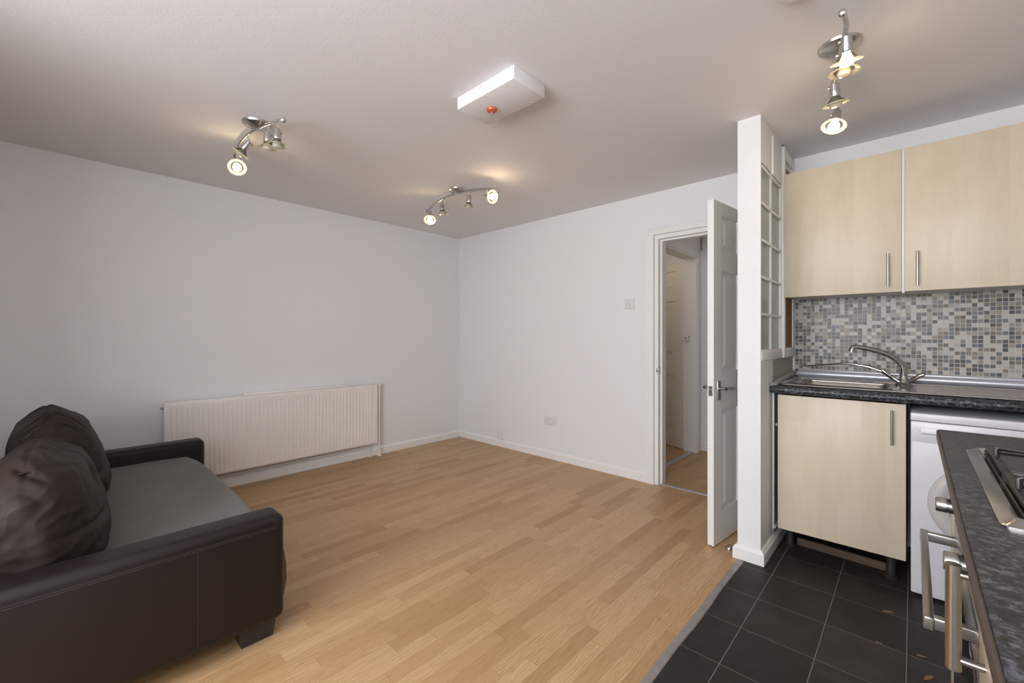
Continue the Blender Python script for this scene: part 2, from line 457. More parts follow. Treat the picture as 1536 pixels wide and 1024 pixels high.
for sgn, y0 in ((1, 0.0), (-1, -.035)):
    m = MB(); o = root_loc(dr)
    ya, yb = (y0, y0 + .006) if sgn > 0 else (y0 - .006, y0)
    m.box(o.x + hx - .020, o.x + hx + .020, o.y + ya, o.y + yb, o.z + hz - .055, o.z + hz + .055, .002)
    bp = m.build('handle_plate', 'satin_steel', dr)
    m = MB()
    m.tube([rl(dr, hx, y0, hz + .012), rl(dr, hx, y0 + sgn * .042, hz + .012)], .009)
    m.tube([rl(dr, hx + .004, y0 + sgn * .044, hz + .012), rl(dr, hx - .03, y0 + sgn * .046, hz + .014), rl(dr, hx - .07, y0 + sgn * .046, hz + .010), rl(dr, hx - .112, y0 + sgn * .042, hz + .008)], [.010, .009, .0085, .007])
    m.build('lever', 'chrome', bp)
m = MB(); o = root_loc(dr)
m.box(o.x + .7615, o.x + .7635, o.y - .0285, o.y - .0065, o.z + hz - .028, o.z + hz + .028); m.tube([rl(dr, .762, -.0175, hz + .006), rl(dr, .770, -.0175, hz + .006)], .006)
m.build('latch', 'satin_steel', dr)
m = MB(root_loc(dr))
hg = MB()
for z in (.22, 1.72):
    hg.tube([rl(dr, -.003, .004, z - .04), rl(dr, -.003, .004, z + .04)], .005)
hg.build('hinge', 'satin_steel', dr)
dr.rotation_euler = (0, 0, math.radians(180 + 83.5))

dl = thing('panel_door', 'white panelled door glimpsed ajar beyond the inner hall doorway', 'door', (2.225, 1.215, .008))
door_leaf(dl, .72, 1.97, .035, 'door_paint')
dl.rotation_euler = (0, 0, math.radians(157))
hk = thing('door_latch_hook', 'small curved metal latch on the inner hall door jamb', 'latch', (2.30, 1.183, 1.18))
m = MB()
m.tube([(2.275 + .028 * math.cos(a), 1.168, 1.178 + .030 * math.sin(a)) for a in [math.radians(v) for v in range(-150, 70, 20)]], .0045, 8)
m.build('hook', 'satin_steel', hk)
m = MB(); m.tube([(2.262, 1.185, 1.188), (2.262, 1.160, 1.188)], .008, 10); m.build('pin', 'satin_steel', hk)
m = MB(); m.tube([(2.30, 1.185, 1.204), (2.30, 1.165, 1.204)], .006, 10); m.build('pin', 'satin_steel', hk)
cp = MB((2.36, 1.33, 2.1)); cp.tube([(2.372, 1.325, 2.11), (2.372, 1.325, H)], .006, 8)
tag(cp.build('ceiling_conduit', 'grey_panel'), 'thin grey pipe above the hall doorway corner', 'pipe')
m = MB((3.2, -.72, 0)); m.lathe((3.243, -.735, 0), (0, 0, 1), [(0, .021), (.005, .022), (.012, .019), (.018, .012), (.020, 0)])
tag(m.build('door_stop', 'chrome'), 'small chrome dome door stop on the floor by the partition', 'door stop')

# rear window (behind camera)
w2 = struct(thing('window_2', None, None, (3.30, YB, WZ0)), 'wide white framed window that lights the room', 'window')
m = MB()
fr = .05
m.box(WX0, WX1, YB - .09, YB - .03, WZ0, WZ0 + fr); m.box(WX0, WX1, YB - .09, YB - .03, WZ1 - fr, WZ1)
for x in (WX0, WX0 + (WX1 - WX0) / 3 - .03, WX0 + 2 * (WX1 - WX0) / 3 - .03, WX1 - fr): m.box(x, x + .055, YB - .09, YB - .03, WZ0, WZ1)
m.build('window_frame', 'trim_paint', w2)
m = MB(); m.box(WX0, WX1, YB - .064, YB - .058, WZ0 + .01, WZ1 - .01); m.build('pane', 'clear_glass', w2)
m = MB(); m.box(WX0 - .04, WX1 + .04, YB - .01, YB + .10, WZ0 - .025, WZ0, .004); m.build('window_sill', 'trim_paint', w2)

# floor strip between laminate and tiles
m = MB()
n = 26
bmv = []
for i in range(n):
    y = -.835 - i * (YB * -1 - .835) / (n - 1)
    j = noise.noise(Vector((0, y * 3.1, 0))) * .004
    bmv.append([m.bm.verts.new(Vector(p)) for p in ((3.310 + j, y, 0), (3.312 + j, y, .004), (3.324, y, .006), (3.340 + j * 1.8, y, .003 + abs(j) * .8), (3.343 + j * 1.8, y, 0))])
for a, b in zip(bmv, bmv[1:]):
    for k in range(5): m.bm.faces.new((a[k], a[(k + 1) % 5], b[(k + 1) % 5], b[k]))
m.bm.faces.new(bmv[0]); m.bm.faces.new(bmv[-1][::-1])
fs = m.build('floor_strip', 'strip_metal')
struct(fs, 'worn grey cover strip between laminate and slate tiles', 'threshold strip'); fs.name = 'trim_5'
for i, (sy, sx) in enumerate(((-.93, 3.328), (-1.05, 3.326), (-1.19, 3.325), (-1.36, 3.326), (-1.62, 3.325))):
    m = MB(); m.lathe((sx, sy, .0045), (0, 0, 1), [(0, .005), (.0025, .004), (.003, 0)], 10)
    m.build('screw_head', 'satin_steel', fs)

# ------------------------------------------------------------------ wall plates
def plate(name, label, cat, x, z, w, h, extra):
    r = thing(name, label, cat, (x, 0, z))
    m = MB(); m.box(x - w / 2, x + w / 2, -.010, 0, z - h / 2, z + h / 2, .003); m.build('faceplate', 'white_plastic', r)
    extra(r, x, z); return r
def sw(r, x, z):
    for dx in (-.0, .0):
        pass
    m = MB(); m.box(x - .008, x + .008, -.015, -.009, z - .012, z + .014, .002); m.build('rocker', 'white_plastic', r)
    for dx in (-.030, .030):
        m = MB(); m.lathe((x + dx, -.0095, z), (0, -1, 0), [(0, .0035), (.001, .003), (.0012, 0)], 10); m.build('screw', 'satin_steel', r)
plate('light_switch', 'white square light switch to the left of the doorway', 'light switch', 2.243, 1.48, .086, .086, sw)
def so(r, x, z):
    for dx in (-.037, .037):
        m = MB()
        m.box(x + dx - .003, x + dx + .003, -.0108, -.0098, z + .004, z + .013)
        m.box(x + dx - .013, x + dx - .008, -.0108, -.0098, z - .014, z - .009); m.box(x + dx + .008, x + dx + .013, -.0108, -.0098, z - .014, z - .009)
        m.build('socket_holes', 'grey_panel', r)
    for dx in (-.010, .010):
        m = MB(); m.box(x + dx - .006, x + dx + .006, -.014, -.009, z + .012, z + .028, .002); m.build('rocker', 'white_plastic', r)
plate('double_socket', 'white double power socket low on the doorway wall', 'power socket', 1.391, .371, .147, .086, so)
def te(r, x, z):
    m = MB(); m.box(x - .012, x + .012, -.0285, -.025, z - .010, z + .010, .002); m.build('outlet', 'grey_panel', r)
r = thing('telephone_socket', 'small white square socket box sitting on the skirting near the corner', 'telephone socket', (.698, 0, .117))
m = MB(); m.box(.66, .737, -.026, 0, .080, .156, .003); m.build('faceplate', 'white_plastic', r); 

# ------------------------------------------------------------------ radiator
rd = thing('radiator', 'long white ribbed panel radiator on the left wall', 'radiator', (.06, -1.975, .13))
ry0, ry1, rz0, rz1 = -2.81, -1.145, .138, .715
m = MB()
nr = 50; pitch = (ry1 - ry0 - .05) / nr
prof = []
yv = ry0 + .025
prof.append((ry0, .098)); prof.append((ry0 + .02, .098))
for i in range(nr):
    a = yv + i * pitch
    prof += [(a, .098), (a + pitch * .14, .0935), (a + pitch * .40, .0935), (a + pitch * .54, .098)]
prof += [(ry1 - .02, .098), (ry1, .098)]
zl = [(rz0, 0, -.006), (rz0 + .008, 0, 0), (rz0 + .034, 0, 0), (rz0 + .046, 1, 0), (rz1 - .046, 1, 0), (rz1 - .034, 0, 0), (rz1 - .008, 0, 0), (rz1, 0, -.006)]
rows = []
for z, k, dx in zl: rows.append([m.bm.verts.new(Vector(((x if k else .098) + dx, y, z))) for y, x in prof])
for a, b in zip(rows, rows[1:]):
    for i in range(len(prof) - 1): m.bm.faces.new((a[i], a[i + 1], b[i + 1], b[i]))
m.box(.080, .0885, ry0, ry1, rz0, rz1)
fp = m.build('front_panel', 'radiator_paint', rd, ang=25)
m = MB(); m.box(.034, .094, ry0 + .003, ry1 - .003, rz1 - .012, rz1 + .012, .004); m.build('top_grille', 'radiator_paint', rd)
m = MB(); m.box(.034, .05, ry0 + .004, ry1 - .004, rz0 + .004, rz1 - .02, .002); m.build('rear_panel', 'radiator_paint', rd)
for y in (ry0, ry1):
    m = MB(); m.box(.032, .094, y - .004, y + .004, rz0 + .006, rz1 + .014, .003); m.build('side_panel', 'radiator_paint', rd)
m = MB(); m.box(.004, .034, -2.30, -1.42, rz1 - .06, rz1 + .03, .004); m.build('wall_bracket', 'radiator_paint', rd)
for y, s in ((ry0, -1), (ry1, 1)):
    m = MB(); m.tube([(.066, y + s * .002, rz1 - .028), (.066, y + s * .022, rz1 - .028)], .008, 10); m.build('bleed_valve', 'satin_steel', rd)
pp = MB((.06, -1.10, 0))
pp.tube([(.070, -1.108, .0), (.070, -1.108, .70)], .0075, 12); pp.box(.050, .088, -1.126, -1.09, .0, .010, .002); pp.box(.056, .084, -1.12, -1.096, .70, .735, .004)
tag(pp.build('radiator_pipe', 'radiator_paint'), 'vertical white pipe at the right end of the radiator', 'pipe')
pp = MB((.03, -1.18, 0))
pp.tube([(.030, -3.5, .105), (.030, -1.21, .105), (.030, -1.195, .100), (.030, -1.19, .085), (.030, -1.19, 0)], .0075, 12); pp.box(.018, .045, -1.205, -1.175, 0, .008, .002)
tag(pp.build('skirting_pipe', 'radiator_paint'), 'white pipe running along the skirting under the radiator', 'pipe')

# ------------------------------------------------------------------ ceiling box with orange warning lamp
cb = thing('ceiling_box', 'white shallow rectangular box screwed to the ceiling', 'ceiling box', (2.557, -1.892, H))
m = MB(); m.box(2.368, 2.748, -1.998, -1.787, H - .060, H, .002); m.build('housing', 'ceiling_paint', cb)
for x, y in ((2.40, -1.985), (2.55, -1.985), (2.69, -1.985), (2.44, -1.80), (2.56, -1.80), (2.68, -1.80)):
    m = MB(); m.lathe((x, y, H - .0605), (0, 0, -1), [(0, .004), (.0015, .0035), (.002, 0)], 8); m.build('screw', 'white_plastic', cb)
m = MB(); m.lathe((2.497, -1.888, H - .061), (0, 0, -1), [(0, .026), (.003, .027), (.010, .024), (.015, .012), (.016, 0)]); bs = m.build('orange_dome', 'orange_dome', cb); bs['label'] = 'orange glass dome'
m = MB(); m.lathe((2.497, -1.888, H - .076), (0, 0, -1), [(0, .006), (.006, .006), (.014, .0045), (.016, 0)], 14); m.build('indicator_bulb', 'chrome', cb)
sa = thing('smoke_alarm', 'round white alarm on the ceiling cut off by the top edge of the photo', 'smoke alarm', (3.72, -1.655, H))
m = MB(); m.lathe((3.716, -1.668, H), (0, 0, -1), [(0, .050), (.018, .050), (.030, .042), (.032, 0)], 32); m.build('cover', 'white_plastic', sa)
m = MB(); m.lathe((3.716, -1.668, H - .031), (0, 0, -1), [(0, .008), (.003, .007), (.004, 0)], 12); m.build('test_button', 'grey_panel', sa)

# ------------------------------------------------------------------ spotlight bars
LAMPS = []
def bez(a, b, c, n=14):
    a, b, c = map(Vector, (a, b, c)); return [a * (1 - t) ** 2 + b * 2 * t * (1 - t) + c * t * t for t in [i / n for i in range(n + 1)]]
def spot_bar(label, c, ang, heads, length=.80, droop=.085, curve=.03, tilt=0.0):
    """heads: (offset along bar, direction vector, lit, ring tilt)"""
    r = thing('ceiling_spotlight_bar', label, 'ceiling light', (c[0], c[1], H), 'four-lamp spotlight bars on the ceiling')
    u = Vector((math.cos(ang), math.sin(ang), 0)); w = Vector((-u.y, u.x, 0)); C0 = Vector((c[0], c[1], H))
    def barp(s):
        k = s / (length / 2)
        return C0 + u * s + w * (curve * math.sin(k * math.pi) * .5) - Vector((0, 0, .030 + droop * k * k * .75 + tilt * k))
    m = MB(); m.lathe(C0, (0, 0, -1), [(0, .071), (.004, .073), (.012, .070), (.022, .052), (.030, .026), (.036, .012), (.038, 0)], 36)
    m.build('ceiling_plate', 'fixture_metal', r)
    m = MB(); m.tube([barp(-length / 2 + i * length / 24) for i in range(25)], .0095, 12, sx=.85)
    e = barp(-length / 2); m.lathe(e, (barp(-length / 2) - barp(-length / 2 + .02)), [(-.002, .012), (.010, .012), (.013, .008), (.014, 0)], 14)
    e = barp(length / 2); m.lathe(e, (barp(length / 2) - barp(length / 2 - .02)), [(-.002, .012), (.010, .012), (.013, .008), (.014, 0)], 14)
    m.build('bar', 'fixture_metal', r)
    for s, d, lit in heads:
        d = Vector(d).normalized(); p = barp(s)
        j = p - Vector((0, 0, .054))
        side = w * .016
        a = j + side
        m = MB(); m.tube([p - Vector((0, 0, .006)), p - Vector((0, 0, .03)) + side * .5, a], .0045, 8)
        m.lathe(a, side, [(-.008, .007), (.008, .007)], 10)
        base = j - d * .018
        m.lathe(base, d, [(0, 0), (.0, .012), (.004, .0165), (.030, .0185), (.052, .0205), (.056, .019), (.056, 0)], 20)
        hd = m.build('spot_head', 'fixture_metal', r)
        tip = base + d * .056
        m = MB()
        m.lathe(tip, d, [(0, .012), (.012, .016), (.026, .022), (.036, .0235), (.044, .018), (.048, 0)], 20)
        m.build('bulb', 'bulb_lit' if lit else 'bulb_off', hd)
        m = MB()
        m.lathe(tip, d, [(.002, .015), (.014, .024), (.024, .035), (.0235, .0355), (.013, .0245), (.001, .0155)], 30, closed=True)
        m.build('glass_cone', 'clear_glass', hd)
        m = MB()
        m.lathe(tip, d, [(.024, .0345), (.029, .048), (.0305, .0495), (.0325, .0485), (.0275, .0345)], 36, closed=True)
        m.build('glass_rim', 'spot_glass', hd)
        if lit: LAMPS.append(tip + d * .062)
    return r
spot_bar('four-lamp chrome spotlight bar nearest the far corner of the room', (1.345, -1.15), 0.0,
         [(-.355, (.45, -.35, -.8), True), (-.18, (.15, 0, -1), False), (.125, (-.02, 0, -1), False), (.335, (.97, -.10, -.28), True)])
spot_bar('four-lamp chrome spotlight bar above the sofa and radiator', (1.365, -2.59), 0.0,
         [(-.38, (.75, -.12, -.62), True), (-.12, (-.38, -.42, -.8), False), (.13, (-.02, .02, -1), False), (.27, (.02, .02, -1), False)], tilt=.028)
spot_bar('four-lamp chrome spotlight bar over the kitchen', (3.790, -1.195), math.radians(97),
         [(-.205, (-.02, .35, -.95), True), (-.085, (.02, .05, -1), False), (.155, (.04, .22, -1), False), (.335, (-.12, -.38, -.92), True)], length=.72)

# ------------------------------------------------------------------ sofa
sf = thing('sofa_bed', 'dark brown leather two-seat sofa bed with grey sheet on the seat', 'sofa', (1.25, -3.2, 0))
def rbox(m, x0, x1, y0, y1, z0, z1, r, n=5): m.box(x0, x1, y0, y1, z0, z1, r, n)
def arm(x0, x1, y1, lab):
    m = MB(); rbox(m, x0, x1, -3.70, y1, .085, .502, .032)
    a = m.build('armrest', 'leather', sf, ang=60)
    for xo, s in ((x1, 1), (x0, -1)):
        m = MB()
        for dz in (0, .007):
            m.tube([(xo + s * .0003, -3.66, .452 + dz), (xo + s * .0003, y1 - .034, .452 + dz), (xo - s * .010, y1 - .006, .452 + dz)], .0009, 6)
        m.build('stitching', 'thread', a)
    m = MB(); m.tube([(x1 + .0002, -3.009, .11), (x1 + .0002, -3.009, .45)], .0009, 6); m.build('panel_seam', 'foot_black', a)
arm(2.035, 2.175, -2.722, '')
arm(.33, .468, -2.645, '')
# seat with sagging sheet
m = MB(); nx, ny = 44, 30
X0, X1, Y0, Y1 = .470, 2.033, -3.56, -2.705
def seat_z(u, v):
    z = .418 - .012 * math.sin(math.pi * u) - .010 * v
    z += .006 * noise.noise(Vector((u * 5, v * 3.2, 1.3))) + .004 * noise.noise(Vector((u * 11, v * 9, 4)))
    return z
def fy(u): return Y1 + .010 * math.sin(u * 5) + .010 * noise.noise(Vector((u * 4, 0, 7))) - .03 * (max(0, .12 - u) / .12) ** 2
grid = []
for j in range(ny + 1):
    v = j / ny; row = []
    for i in range(nx + 1):
        u = i / nx
        row.append(m.bm.verts.new(Vector((X0 + (X1 - X0) * u, Y0 + (fy(u) - .02 - Y0) * v, seat_z(u, v)))))
    grid.append(row)
for (dy, dz) in ((.008, -.003), (.017, -.012), (.024, -.028), (.046, -.08), (.060, -.17), (.062, -.24), (.052, -.30)):
    row = []
    for i in range(nx + 1):
        u = i / nx
        wob = .010 * noise.noise(Vector((u * 9, dz * 5, 3)))
        row.append(m.bm.verts.new(Vector((X0 + (X1 - X0) * u + (.012 if dz < -.05 and i == nx else 0) , fy(u) - .02 + dy + wob * (1 if dz < -.05 else .2), seat_z(u, 1) + dz))))
    grid.append(row)
row = [m.bm.verts.new(Vector((X0 + (X1 - X0) * i / nx, Y1 - .06, .115))) for i in range(nx + 1)]; grid.append(row)
for a, b in zip(grid, grid[1:]):
    for i in range(nx): m.bm.faces.new((a[i], a[i + 1], b[i + 1], b[i]))
for i, xx in ((nx, X1 - .004), (0, X0 + .004)):
    back = [m.bm.verts.new(Vector((xx, Y1 - .07, g[i].co.z))) for g in grid[ny:]]
    for k in range(len(back) - 1): m.bm.faces.new((grid[ny + k][i], grid[ny + k + 1][i], back[k + 1], back[k]))
m.build('seat_sheet', 'sheet', sf, ang=80)['label'] = 'grey-green cotton sheet over the seat'
m = MB(); m.box(.45, 2.05, -3.68, -2.74, .10, .39, .02); m.build('seat_base', 'leather', sf)
m = MB(); rbox(m, .40, 2.10, -3.80, -3.60, .10, .70, .04); m.build('backrest', 'leather', sf, ang=60)
for (x, y) in ((2.075, -2.805), (.395, -2.745), (2.075, -3.58), (.395, -3.58)):
    m = MB(); b = bmesh.new(); bmesh.ops.create_cube(b, size=1)
    for v in b.verts:
        k = .82 if v.co.z < 0 else 1
        v.co = Vector((x + v.co.x * .095 * k, y + v.co.y * .135 * k, .046 + v.co.z * .092))
    m.merge(b); m.build('foot', 'foot_black', sf)
def cushion(cx, cy, cz, hx, hy, hz, lean, yaw, seed, label):
    b = bmesh.new(); bmesh.ops.create_cube(b, size=2)
    bmesh.ops.subdivide_edges(b, edges=b.edges[:], cuts=63, use_grid_fill=True)
    rot = Matrix.Rotation(yaw, 4, 'Z') @ Matrix.Rotation(lean, 4, 'X')
    for v in b.verts:
        p = v.co.copy()
        q = Vector((p.x, p.y, p.z))
        # cube -> superellipsoid
        def se(a): return a
        nrm = (abs(p.x) ** 3.4 + abs(p.y) ** 2.3 + abs(p.z) ** 3.0) ** (1 / 2.9)
        q = p / max(nrm, 1e-6)
        front = max(0, q.y)
        if q.y > 0: q.y *= 1 + .05 * math.cos(q.x * 2.2)
        if q.z < 0: q.z = max(-.93, q.z * 1.3); q.x *= 1 + .04 * -q.z
        # pinch across the mid-height seam and button
        bt = math.exp(-((q.x / .16) ** 2 + ((q.z - .30) / .16) ** 2))
        r = 1.0
        q.y -= .34 * bt * (1 if q.y > 0 else 0)
        seam = math.exp(-(q.x / .055) ** 2)
        topness = max(0, q.z) ** 2
        q.y -= .03 * seam * front
        cr = math.exp(-((q.z + .28 - .10 * math.sin(q.x * 3 + seed)) / .07) ** 2)
        q.y -= .09 * cr * front
        # gathers radiating from the top seam
        ph = q.x * 13 + noise.noise(Vector((q.x * 1.6, q.y * 1.3, seed))) * 5.5
        g = abs(math.sin(ph)) ** .7 - .5 + .4 * math.sin(ph * 2.3 + 1)
        amp = .055 * max(0, q.z + .1) * math.exp(-(abs(q.y) / .80) ** 2)
        q.z -= .035 * math.exp(-(q.y / .07) ** 2) * topness
        q.z += amp * g
        n1 = noise.noise(Vector((q.x * 2.1 + seed, q.y * 2.5, q.z * 2.6)))
        n2 = noise.noise(Vector((q.x * 5 + seed, q.y * 3.5, q.z * 8)))
        rdg = 1 - abs(noise.noise(Vector((q.x * 2.6 + seed * 3, q.y * 2, q.z * 3.5 + q.x * 1.5))))
        cz1 = noise.noise(Vector((q.x * 1.7 + seed, q.y * 1.2 - q.x, q.z * 2.0 + seed)))
        cz2 = noise.noise(Vector((q.x * 3.1 - seed, q.y * 3.0, q.z * 1.2 + q.x)))
        fold = max(0, 1 - abs(cz1) * 7) ** 2 * .012 * max(0, q.y)
        q *= 1 + .026 * n1 + .006 * n2 + .012 * (rdg ** 6) - fold
        q.z += .10 * math.exp(-(q.y / .40) ** 2) * topness
        q.y = q.y * (1 - .17 * q.z) +   .05 * max(0, -q.z) * (1 if q.y > 0 else 0)
        q.z = max(q.z, -1.0)
        v.co = (rot @ Vector((q.x * hx, q.y * hy, q.z * hz))) + Vector((cx, cy, cz))
    m = MB(); m.merge(b); c = m.build('back_cushion', 'cushion_leather', sf, ang=120); c['label'] = label
    # tufting button
    bp = rot @ Vector((0, hy * .66, hz * .32)) + Vector((cx, cy, cz))
    m = MB(); m.lathe(bp, rot @ Vector((0, 1, .3)), [(0, .014), (.006, .014), (.010, .009), (.011, 0)], 16); m.build('tufting_button', 'cushion_leather', c)
    m = MB(); pts = []
    for i in range(25):
        a = math.pi * (.16 + .70 * i / 24)
        q = Vector((1.0, math.cos(a) * .82, math.sin(a) * .93)); pts.append(rot @ Vector((q.x * hx * .70, q.y * hy, q.z * hz)) + Vector((cx, cy, cz)))
    m.tube(pts, .0035, 8); m.build('piping', 'leather', c)
cushion(.86, -3.350, .612, .385, .163, .210, .10, .03, 1.7, 'puffy brown leather back cushion by the far arm')
cushion(1.625, -3.390, .588, .400, .160, .190, .08, -.05, 4.9, 'puffy brown leather back cushion by the near arm')

# ------------------------------------------------------------------ kitchen: sink run
def bar_handle(parent, x, y, z0, z1, axis='y', r=.0057, out=.030, mat='satin_steel'):
    """vertical bar handle standing off toward -axis"""
    m = MB()
    if axis == 'y':
        m.tube([(x, y - out, z0), (x, y - out, z1)], r, 14)
        for z in (z0 + .022, z1 - .022): m.tube([(x, y, z), (x, y - out, z)], r * .7, 10)
    else:
        m.tube([(x - out, y, z0), (x - out, y, z1)], r, 14)
        for z in (z0 + .022, z1 - .022): m.tube([(x, y, z), (x - out, y, z)], r * .7, 10)
    return m.build('handle', mat, parent)
WT = .930
m = MB((3.42, -.3, .89))
bx0, bx1, by0, by1 = 3.508, 3.925, -.475, -.135
m.box(3.418, bx0, -.595, -.003, .890, WT, 0); m.box(bx1, XR - .004, -.595, -.003, .890, WT, 0)
m.box(bx0, bx1, -.595, by0, .890, WT, 0); m.box(bx0, bx1, by1, -.003, .890, WT, 0)
m.tube([(3.418, -.594, .910), (XR - .004, -.594, .910)], .0199, 16)
tag(m.build('worktop', 'worktop_sink'), 'dark speckled worktop holding the sink against the mosaic wall', 'worktop')
# sealing strips
m = MB((3.5, 0, .93)); m.tube([(3.452, -.016, .962), (3.47, -.014, .966), (XR - .03, -.014, .958)], [.018, .022, .021], 12); m.box(3.455, XR - .02, -.018, -.008, .930, .992, .004)
tag(m.build('upstand_strip', 'upstand'), 'pale grey sealing strip along the back of the sink worktop', 'sealing strip')
m = MB((3.43, -.3, .93)); m.box(3.424, 3.447, -.585, -.025, .930, .944, .004, rot=None)
bq = [( -.60, .945), (-.40, .962), (-.03, .985)]
m.tube([(3.428, -.595, .936), (3.429, -.40, .950), (3.430, -.03, .968)], [.010, .016, .018], 10)
tag(m.build('sealant_strip', 'sealant'), 'rough grey sealant between partition tiles and worktop', 'sealant')
# tiles: mosaic areas (thin tiled skins on the walls)
m = MB(); m.box(3.434, XR, -.007, 0.0, .93, 1.455)
struct(m.build('wall_tiling', 'mosaic_wall'), 'grey, taupe and blue mosaic splashback behind the sink', 'wall tiles')
m = MB(); m.box(PX1, PX1 + .006, -.56, -.008, .93, 1.072)
struct(m.build('wall_tiling', 'mosaic_side'), 'olive mosaic strip on the partition beside the sink', 'wall tiles')
# sink
sk = thing('kitchen_sink', 'stainless steel inset sink with drainer left of the washing machine gap', 'sink', (3.95, -.3, WT))
sk['label'] = 'stainless steel inset sink and ribbed drainer set in the dark worktop'
m = MB()
sx0, sx1, sy0, sy1 = 3.455, 4.46, -.560, -.065
zt = WT + .006
# flat deck around the bowl
def deck(x0, x1, y0, y1): m.box(x0, x1, y0, y1, WT + .0005, zt, 0)
deck(sx0 + .008, bx0 + .012, sy0 + .008, sy1 - .008); deck(bx0 + .012, bx1 - .012, sy0 + .008, by0 + .012); deck(bx0 + .012, bx1 - .012, by1 - .012, sy1 - .008)
deck(bx1 - .012, sx1 - .008, sy0 + .008, sy1 - .008)
# rolled rim
rim = []
def rr(x0, x1, y0, y1, r, z, n=6):
    pts = []
    for (cx, cy, a0) in ((x1 - r, y1 - r, 0), (x0 + r, y1 - r, 90), (x0 + r, y0 + r, 180), (x1 - r, y0 + r, 270)):
        for k in range(n + 1):
            a = math.radians(a0 + 90 * k / n); pts.append(Vector((cx + r * math.cos(a), cy + r * math.sin(a), z)))
    return pts
p = rr(sx0, sx1, sy0, sy1, .03, WT + .006); m.tube(p + [p[0]], .0065, 8, caps=False)
m.build('drainer_deck', 'sink_steel', sk)
m = MB()
rings = []
for (ins, z, r) in ((-.012, zt + .001, .065), (-.004, zt + .005, .06), (.004, zt + .003, .055), (.012, zt - .008, .05), (.020, zt - .03, .048), (.030, WT - .13, .045), (.050, WT - .145, .035)):
    rings.append([m.bm.verts.new(q) for q in rr(bx0 + ins, bx1 - ins, by0 + ins, by1 - ins, r, z)])
for a, b in zip(rings, rings[1:]):
    for k in range(len(a)): m.bm.faces.new((a[k], a[(k + 1) % len(a)], b[(k + 1) % len(a)], b[k]))
m.bm.faces.new(rings[-1])
m.build('bowl', 'sink_steel', sk, ang=60)
m = MB(); m.lathe((3.715, -.305, WT - .1445), (0, 0, 1), [(0, .035), (.003, .034), (.002, .02), (.001, 0)], 24); m.build('waste', 'chrome', sk)
m = MB()
for k in range(9):
    y = -.49 + k * .043; m.tube([(4.02, y, zt), (4.42, y, zt)], [.0035, .0035], 8)
m.build('drainer_rib', 'sink_steel', sk)
# mixer tap
tp = thing('mixer_tap', 'chrome two-lever mixer tap with curved spout over the sink bowl', 'tap', (3.968, -.16, zt))
m = MB(); m.lathe((3.968, -.16, zt), (0, 0, 1), [(0, .044), (.003, .045), (.010, .036), (.022, .025), (.040, .019), (.058, .015), (.062, 0)], 28); m.build('body', 'chrome', tp)
sp = [(3.968, -.16, .990), (3.968, -.162, 1.02), (3.960, -.166, 1.05), (3.940, -.176, 1.078), (3.905, -.194, 1.104), (3.86, -.216, 1.124), (3.81, -.240, 1.139), (3.775, -.256, 1.146), (3.758, -.264, 1.144), (3.752, -.267, 1.134), (3.751, -.268, 1.12)]
m = MB(); m.tube(sp, [.018, .0165, .0155, .015, .0145, .014, .0135, .0125, .0125, .013, .013], 16); m.build('spout', 'chrome', tp)
m = MB(); m.tube([(3.985, -.165, zt + .022), (4.010, -.172, .975), (4.032, -.178, .995), (4.050, -.184, 1.003)], [.009, .0105, .0115, .008], 12, sx=1.3)
m.build('lever', 'chrome', tp)
m = MB(); m.tube([(3.950, -.165, zt + .022), (3.925, -.17, .972), (3.895, -.176, 1.000), (3.878, -.180, 1.018)], [.009, .0105, .0115, .007], 12, sx=1.3)
m.build('lever', 'chrome', tp)
lp = [(3.950, -.172, .955), (3.915, -.175, .985), (3.875, -.175, 1.010), (3.82, -.172, 1.031), (3.75, -.165, 1.044), (3.68, -.155, 1.043), (3.61, -.14, 1.033), (3.55, -.12, 1.024), (3.49, -.09, 1.018)]
m = MB(); m.tube(lp, [.010, .009, .0085, .008, .007, .006, .005, .004, .0035], 12); m.build('side_arm', 'chrome', tp)

# base cabinet under sink
bc = thing('base_cabinet', 'pale wood-effect base cabinet on black feet below the sink', 'cabinet', (3.72, -.3, 0))
m = MB(); m.box(3.447, 3.465, -.558, -.03, .135, .888); m.box(3.967, 3.985, -.558, -.03, .135, .888); m.box(3.465, 3.967, -.558, -.03, .135, .153); m.box(3.465, 3.967, -.05, -.03, .153, .888)
m.build('carcass', 'maroon_edge', bc)
m = MB(); m.box(3.451, 3.981, -.580, -.562, .133, .880, .0015); dd = m.build('door', 'beige_wood', bc)
bar_handle(dd, 3.932, -.580, .684, .850)
for (x, y) in ((3.49, -.46), (3.925, -.50), (3.49, -.10), (3.925, -.10)):
    m = MB(); m.lathe((x, y, 0), (0, 0, 1), [(0, .028), (.010, .030), (.018, .018), (.09, .017), (.095, .024), (.135, .026)], 16); m.build('foot', 'black_plastic', bc)
m = MB((3.7, -.42, 0)); 
m.box(3.515, 3.905, -.425, -.405, 0.0, .040, .002, rot=Matrix.Rotation(math.radians(-3), 3, 'Z'))
bt = m.build('timber_batten', 'dirty_timber'); tag(bt, 'rough brown timber batten on the floor under the sink cabinet', 'timber')
m = MB((3.43, -.5, .1))
m.box(3.418, 3.424, -.545, -.05, .08, .888, .001)
ep = m.build('end_panel', 'grey_panel'); tag(ep, 'narrow grey panel between the partition and the sink cabinet', 'panel')
m = MB(); m.box(3.418, 3.428, -.551, -.541, .11, .888, .002); m.box(3.418, 3.432, -.545, -.45, .110, .122, .002); m.box(3.418, 3.432, -.50, -.43, .688, .702, .002)
m.build('edging', 'trim_paint', ep)

